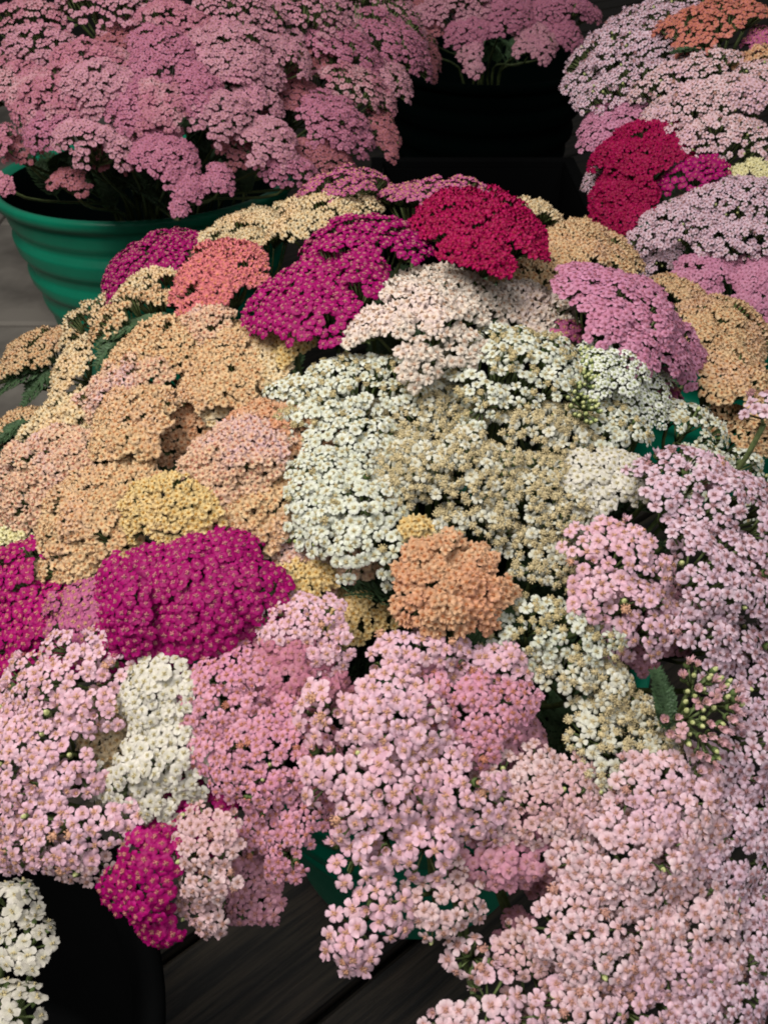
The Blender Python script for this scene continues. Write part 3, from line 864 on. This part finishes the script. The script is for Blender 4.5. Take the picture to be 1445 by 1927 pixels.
 ('R','lilac',1175,160,170,80,10,.03,'pale lilac head overhanging the dark gap beside the dusky pink one',{'fs':.85}),
 ('R','palepink',1290,140,190,80,0,.03,'pale pink head right below the salmon orange one',{'fs':.85}),
 ('R','palepink',1350,195,220,100,-8,.03,'broad pale pink head above the rear crimson one',{'fs':.85}),
 ('R','palepink',1340,262,200,90,-12,.022,'pale pink head touching the rear crimson one',{'fs':.85}),
 ('R','palepink',1430,160,120,90,0,.03,'pale pink head at the frame edge under the thin peach one',{'fs':.85}),
 ('R','mauve',1165,225,150,90,15,.01,'dusky pink head between the dark gap and the rear crimson one',{}),
 ('R','crimson',1205,300,160,140,10,.02,'rear crimson head facing the dark gap, upper lobe',{'dome':.5}),
 ('R','crimson',1175,385,120,120,15,.01,'rear crimson head facing the dark gap, lower lobe',{'dome':.5}),
 ('R','hotpink',1312,328,110,60,0,.015,'small bright pink head between crimson and lilac pink ones',{}),
 ('R','paleyellow',1425,320,80,45,0,.01,'lemon scrap of yarrow in the rear side bunch',{}),
 ('R','lilac',1120,340,50,80,0,-.01,'pale grey lilac sliver behind the rear crimson head',{'fs':.7}),
 ('R','lilac',1370,375,180,90,-5,.015,'lilac pink head below the small bright pink one',{'fs':.8}),
 ('R','lilac',1275,425,170,100,10,.015,'lilac pink head below the rear crimson one',{'fs':.8}),
 ('R','lilac',1400,455,150,90,-10,.01,'lilac pink head over the gap at the frame edge',{'fs':.8}),
 ('R','lilac',1225,480,110,80,0,-.01,'shaded bluish lilac head at the foot of the rear side bunch',{'fs':.75}),
 ('R','mauve',1330,515,130,90,-10,.0,'mauve head low over the peach heads in the rear side bunch',{}),
 ('R','mauve',1415,545,110,110,-20,.0,'mauve head lowest at the frame edge above the peach heads',{}),
 ('R','mauve',1440,610,60,60,0,-.01,'mauve scrap under the lowest mauve head',{}),
 # left rear bucket: pinks
 ('L','dustyrose',60,40,150,70,5,.02,'dusty rose head in the upper corner of the rear bunch',{}),
 ('L','dustypink',200,15,170,60,0,.03,'dull pink head at the upper frame edge over the rear bucket',{}),
 ('L','dustyrose',330,55,150,90,0,.03,'dusty rose head amid the upper row of the rear bunch',{}),
 ('L','dustypink',450,25,170,90,0,.04,'greyish pink head at the upper frame edge, centre of the rear bunch',{}),
 ('L','dustypink',590,35,170,100,0,.04,'greyish pink head with a rosy rim in the upper row',{}),
 ('L','dustypink',720,40,130,70,-5,.03,'greyish pink head near the second rear bunch',{}),
 ('L','dustypink',70,95,130,80,10,.02,'greyish pink head with green gaps near the frame edge',{'fs':.95}),
 ('L','rose',310,105,130,110,0,.035,'bright mauve pink head in the middle row of the rear bunch',{}),
 ('L','dustyrose',165,125,150,90,8,.02,'dusty rose head just beyond the middle row of the rear bunch',{}),
 ('L','dustypink',440,95,150,110,0,.035,'greyish pink head beside the bright mauve pink one',{}),
 ('L','dustypink',535,110,90,80,0,.03,'small greyish pink tuft with green specks',{'miss':.15,'fs':.9}),
 ('L','rose',655,95,110,90,0,.025,'mauve pink head above the brick shaded ones',{}),
 ('L','rose',745,75,110,100,-15,.03,'mauve pink head at the side of the rear bunch by the dark gap',{}),
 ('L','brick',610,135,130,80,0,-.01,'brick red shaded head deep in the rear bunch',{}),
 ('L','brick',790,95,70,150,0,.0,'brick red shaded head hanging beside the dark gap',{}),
 ('L','dustyrose',30,155,110,100,5,.015,'dusty rose head at the frame edge, middle row',{}),
 ('L','dustyrose',110,195,150,110,5,.02,'dusty rose head above the lower pink head',{}),
 ('L','dustypink',200,175,160,110,0,.03,'pale greyish pink head, largest of the rear bunch',{'fs':.95}),
 ('L','dustyrose',290,195,110,110,0,.025,'rosy head beside the pale greyish pink one',{}),
 ('L','rose',370,160,90,80,0,.03,'mauve head next to the green specked gap',{}),
 ('L','dustypink',420,215,130,90,-5,.015,'shell pink head with loose edge above the dark opening',{'miss':.1}),
 ('L','dustypink',480,165,90,80,0,.015,'greyish pink head over the stems in the rear bunch',{'miss':.08}),
 ('L','brick',560,190,120,90,0,-.02,'dark brick head in the shade of the rear bunch',{}),
 ('L','dustyrose',670,165,130,80,0,.01,'dusty rose head above the cluster over the dark gap',{}),
 ('L','dustypink',735,155,70,70,0,.01,'pale pink tuft with green by the dark gap',{'fs':.9,'miss':.1}),
 ('L','rose',620,225,110,100,0,.01,'mauve pink head hanging low over the dark opening',{}),
 ('L','rose',665,262,70,60,0,.0,'small mauve tuft hanging from the low mauve head',{}),
 ('L','brick',720,250,60,110,10,-.01,'reddish brown head drooping beside the dark gap',{}),
 ('L','dustypink',505,270,100,90,0,.01,'round greyish pink head over the dark opening',{'dome':.6}),
 ('L','rose',545,325,100,60,0,-.005,'small mauve head under the round greyish pink one',{'miss':.1}),
 ('L','rose',100,240,100,80,15,.01,'pink head over the green stems near the frame edge',{}),
 ('L','dustypink',165,265,130,80,-5,.015,'greyish pink head over the green stems',{}),
 ('L','dustyrose',300,240,80,70,0,.0,'shaded rose head above the bright low one',{}),
 ('L','rose',310,300,110,100,0,.012,'bright pink head low in the stems over the green bucket',{'dome':.6}),
 ('L','rose',355,340,60,70,0,.005,'little pink tuft hanging from the bright low head',{}),
 ('L','rose',410,335,60,55,0,.005,'separate little pink tuft over the dark opening',{}),
 ('L','rose',340,390,35,70,0,.0,'tiny pink sprig hanging over the bucket rim',{}),
 ('L','brick',130,350,80,60,0,-.04,'dark wine head down among the stems behind the bucket rim',{}),
 ('L','dustyrose',5,275,40,60,0,.0,'rosy sliver at the frame edge over the green stems',{}),
 ('L','dustyrose',5,345,40,60,0,.0,'rosy sliver at the frame edge touching the bucket rim',{}),
 ('L','brick',400,130,110,80,0,-.01,'brownish rose head in the gap of the middle row',{}),
 ('L','brick',230,80,110,80,0,.0,'shaded rose head under the upper row',{}),
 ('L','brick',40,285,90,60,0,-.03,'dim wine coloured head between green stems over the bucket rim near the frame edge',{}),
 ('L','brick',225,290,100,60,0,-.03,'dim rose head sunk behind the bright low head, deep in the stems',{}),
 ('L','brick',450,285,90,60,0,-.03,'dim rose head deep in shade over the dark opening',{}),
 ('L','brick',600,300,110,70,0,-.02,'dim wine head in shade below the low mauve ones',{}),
 ('L','rose',250,185,90,80,0,.03,'mauve tuft squeezed beside the pale greyish pink head',{}),
 # black bucket
 ('W','snow',22,1700,70,90,0,.0,'ruffled white flower over the black bucket near the frame edge',{'fs':1.5,'name':'white_flower'}),
 ('W','snow',50,1775,60,60,0,.0,'small ruffled white flower below the first over the black bucket',{'fs':1.4,'name':'white_flower'}),
 ('W','snow',20,1905,90,90,0,.0,'ruffled white flower at the lowest corner of the frame',{'fs':1.5,'name':'white_flower'}),
 # far bunch at the top
 ('T','dustypink',660,5,110,50,0,.03,'dim pink head between the two rear bunches',{}),
 ('T','dustypink',860,15,120,60,0,.03,'dim mauve pink head at the upper edge of the farthest bunch',{}),
 ('T','rose',880,55,80,60,0,.01,'mauve tuft hanging from the farthest bunch',{}),
 ('T','dustypink',890,100,45,60,0,.0,'lowest pink tuft hanging into the dark gap',{'miss':.1}),
 ('T','rose',950,25,90,70,0,.02,'mauve head in the middle of the farthest bunch',{}),
 ('T','dustypink',1000,75,70,60,0,.0,'dim mauve tuft at the side of the farthest bunch',{}),
 ('T','rose',1060,15,110,60,0,.02,'mauve head of the farthest bunch near the pale lilac ones',{}),
 ('T','rose',1055,65,70,50,0,.0,'dull mauve tuft of the farthest bunch touching the pale lilac ones',{}),
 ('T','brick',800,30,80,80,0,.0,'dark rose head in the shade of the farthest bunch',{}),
]
GROUPS = {'W': 'white flowers of the near black bucket', 'C': 'yarrow heads of the central bunch', 'R': 'yarrow heads of the rear side bunch', 'L': 'yarrow heads of the rear bunch over the green bucket', 'T': 'yarrow heads of the farthest bunch'}
for row in HEADS:
    b, kind, px, py, w_, h_, rot, lift, label, opts = row
    gr = {'C': 1.14, 'L': 1.2, 'T': 1.25, 'R': 1.15, 'W': 1.0}[b]
    if b == 'C' and kind != 'budpink':
        if 1100 < py and not (py > 1560 and px < 1050): h_ *= 1.32; w_ *= 1.05
        elif 640 < py <= 1100: h_ *= 1.12
        elif py > 1560: gr = 1.02
    make_head(b, kind, px, py, w_ * gr, h_ * gr, rot, lift, label, b == 'C', GROUPS[b], opts)

# ------------------------------------------------------------------ black crate in the shade
def crate():
    root = bpy.data.objects.new('crate', None); COL.objects.link(root); root.location = (0.155, 1.25, 0)
    root['label'] = 'empty black plastic crate in deep shade behind the crimson flowers'; root['category'] = 'crate'
    hx, hy, hz, t = .165, .27, .36, .008
    def part(name, boxes):
        mb = MB()
        for lo, hi in boxes: box(mb, lo, hi, 0, .001)
        V, F, M, R = mb.data()
        o = bpy.data.objects.new(name, mesh_from(name, V, F, M, None, None, [BB], False)); COL.objects.link(o); o.parent = root
    part('base', [((-hx, -hy, .002), (hx, hy, .012))])
    part('wall', [((-hx, -hy, .013), (-hx + t, hy, hz))]); part('wall', [((hx - t, -hy, .013), (hx, hy, hz))])
    part('wall', [((-hx + t + .001, -hy, .013), (hx - t - .001, -hy + t, hz))]); part('wall', [((-hx + t + .001, hy - t, .013), (hx - t - .001, hy, hz))])
    part('rim', [((-hx - .012, -hy - .012, hz + .001), (hx + .012, -hy + t, hz + .012)), ((-hx - .012, hy - t, hz + .001), (hx + .012, hy + .012, hz + .012)),
                 ((-hx - .012, -hy + t + .001, hz + .001), (-hx + t, hy - t - .001, hz + .012)), ((hx - t, -hy + t + .001, hz + .001), (hx + .012, hy - t - .001, hz + .012))])
crate()
# ------------------------------------------------------------------ buckets
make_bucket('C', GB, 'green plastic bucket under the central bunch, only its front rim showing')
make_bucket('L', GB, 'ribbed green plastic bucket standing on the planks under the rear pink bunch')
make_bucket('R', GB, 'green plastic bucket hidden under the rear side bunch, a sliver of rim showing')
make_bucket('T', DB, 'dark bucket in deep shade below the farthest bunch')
make_bucket('W', BB, 'black bucket in the near corner holding white flowers')
print('individual florets', N_IND, 'objects', len(bpy.data.objects))
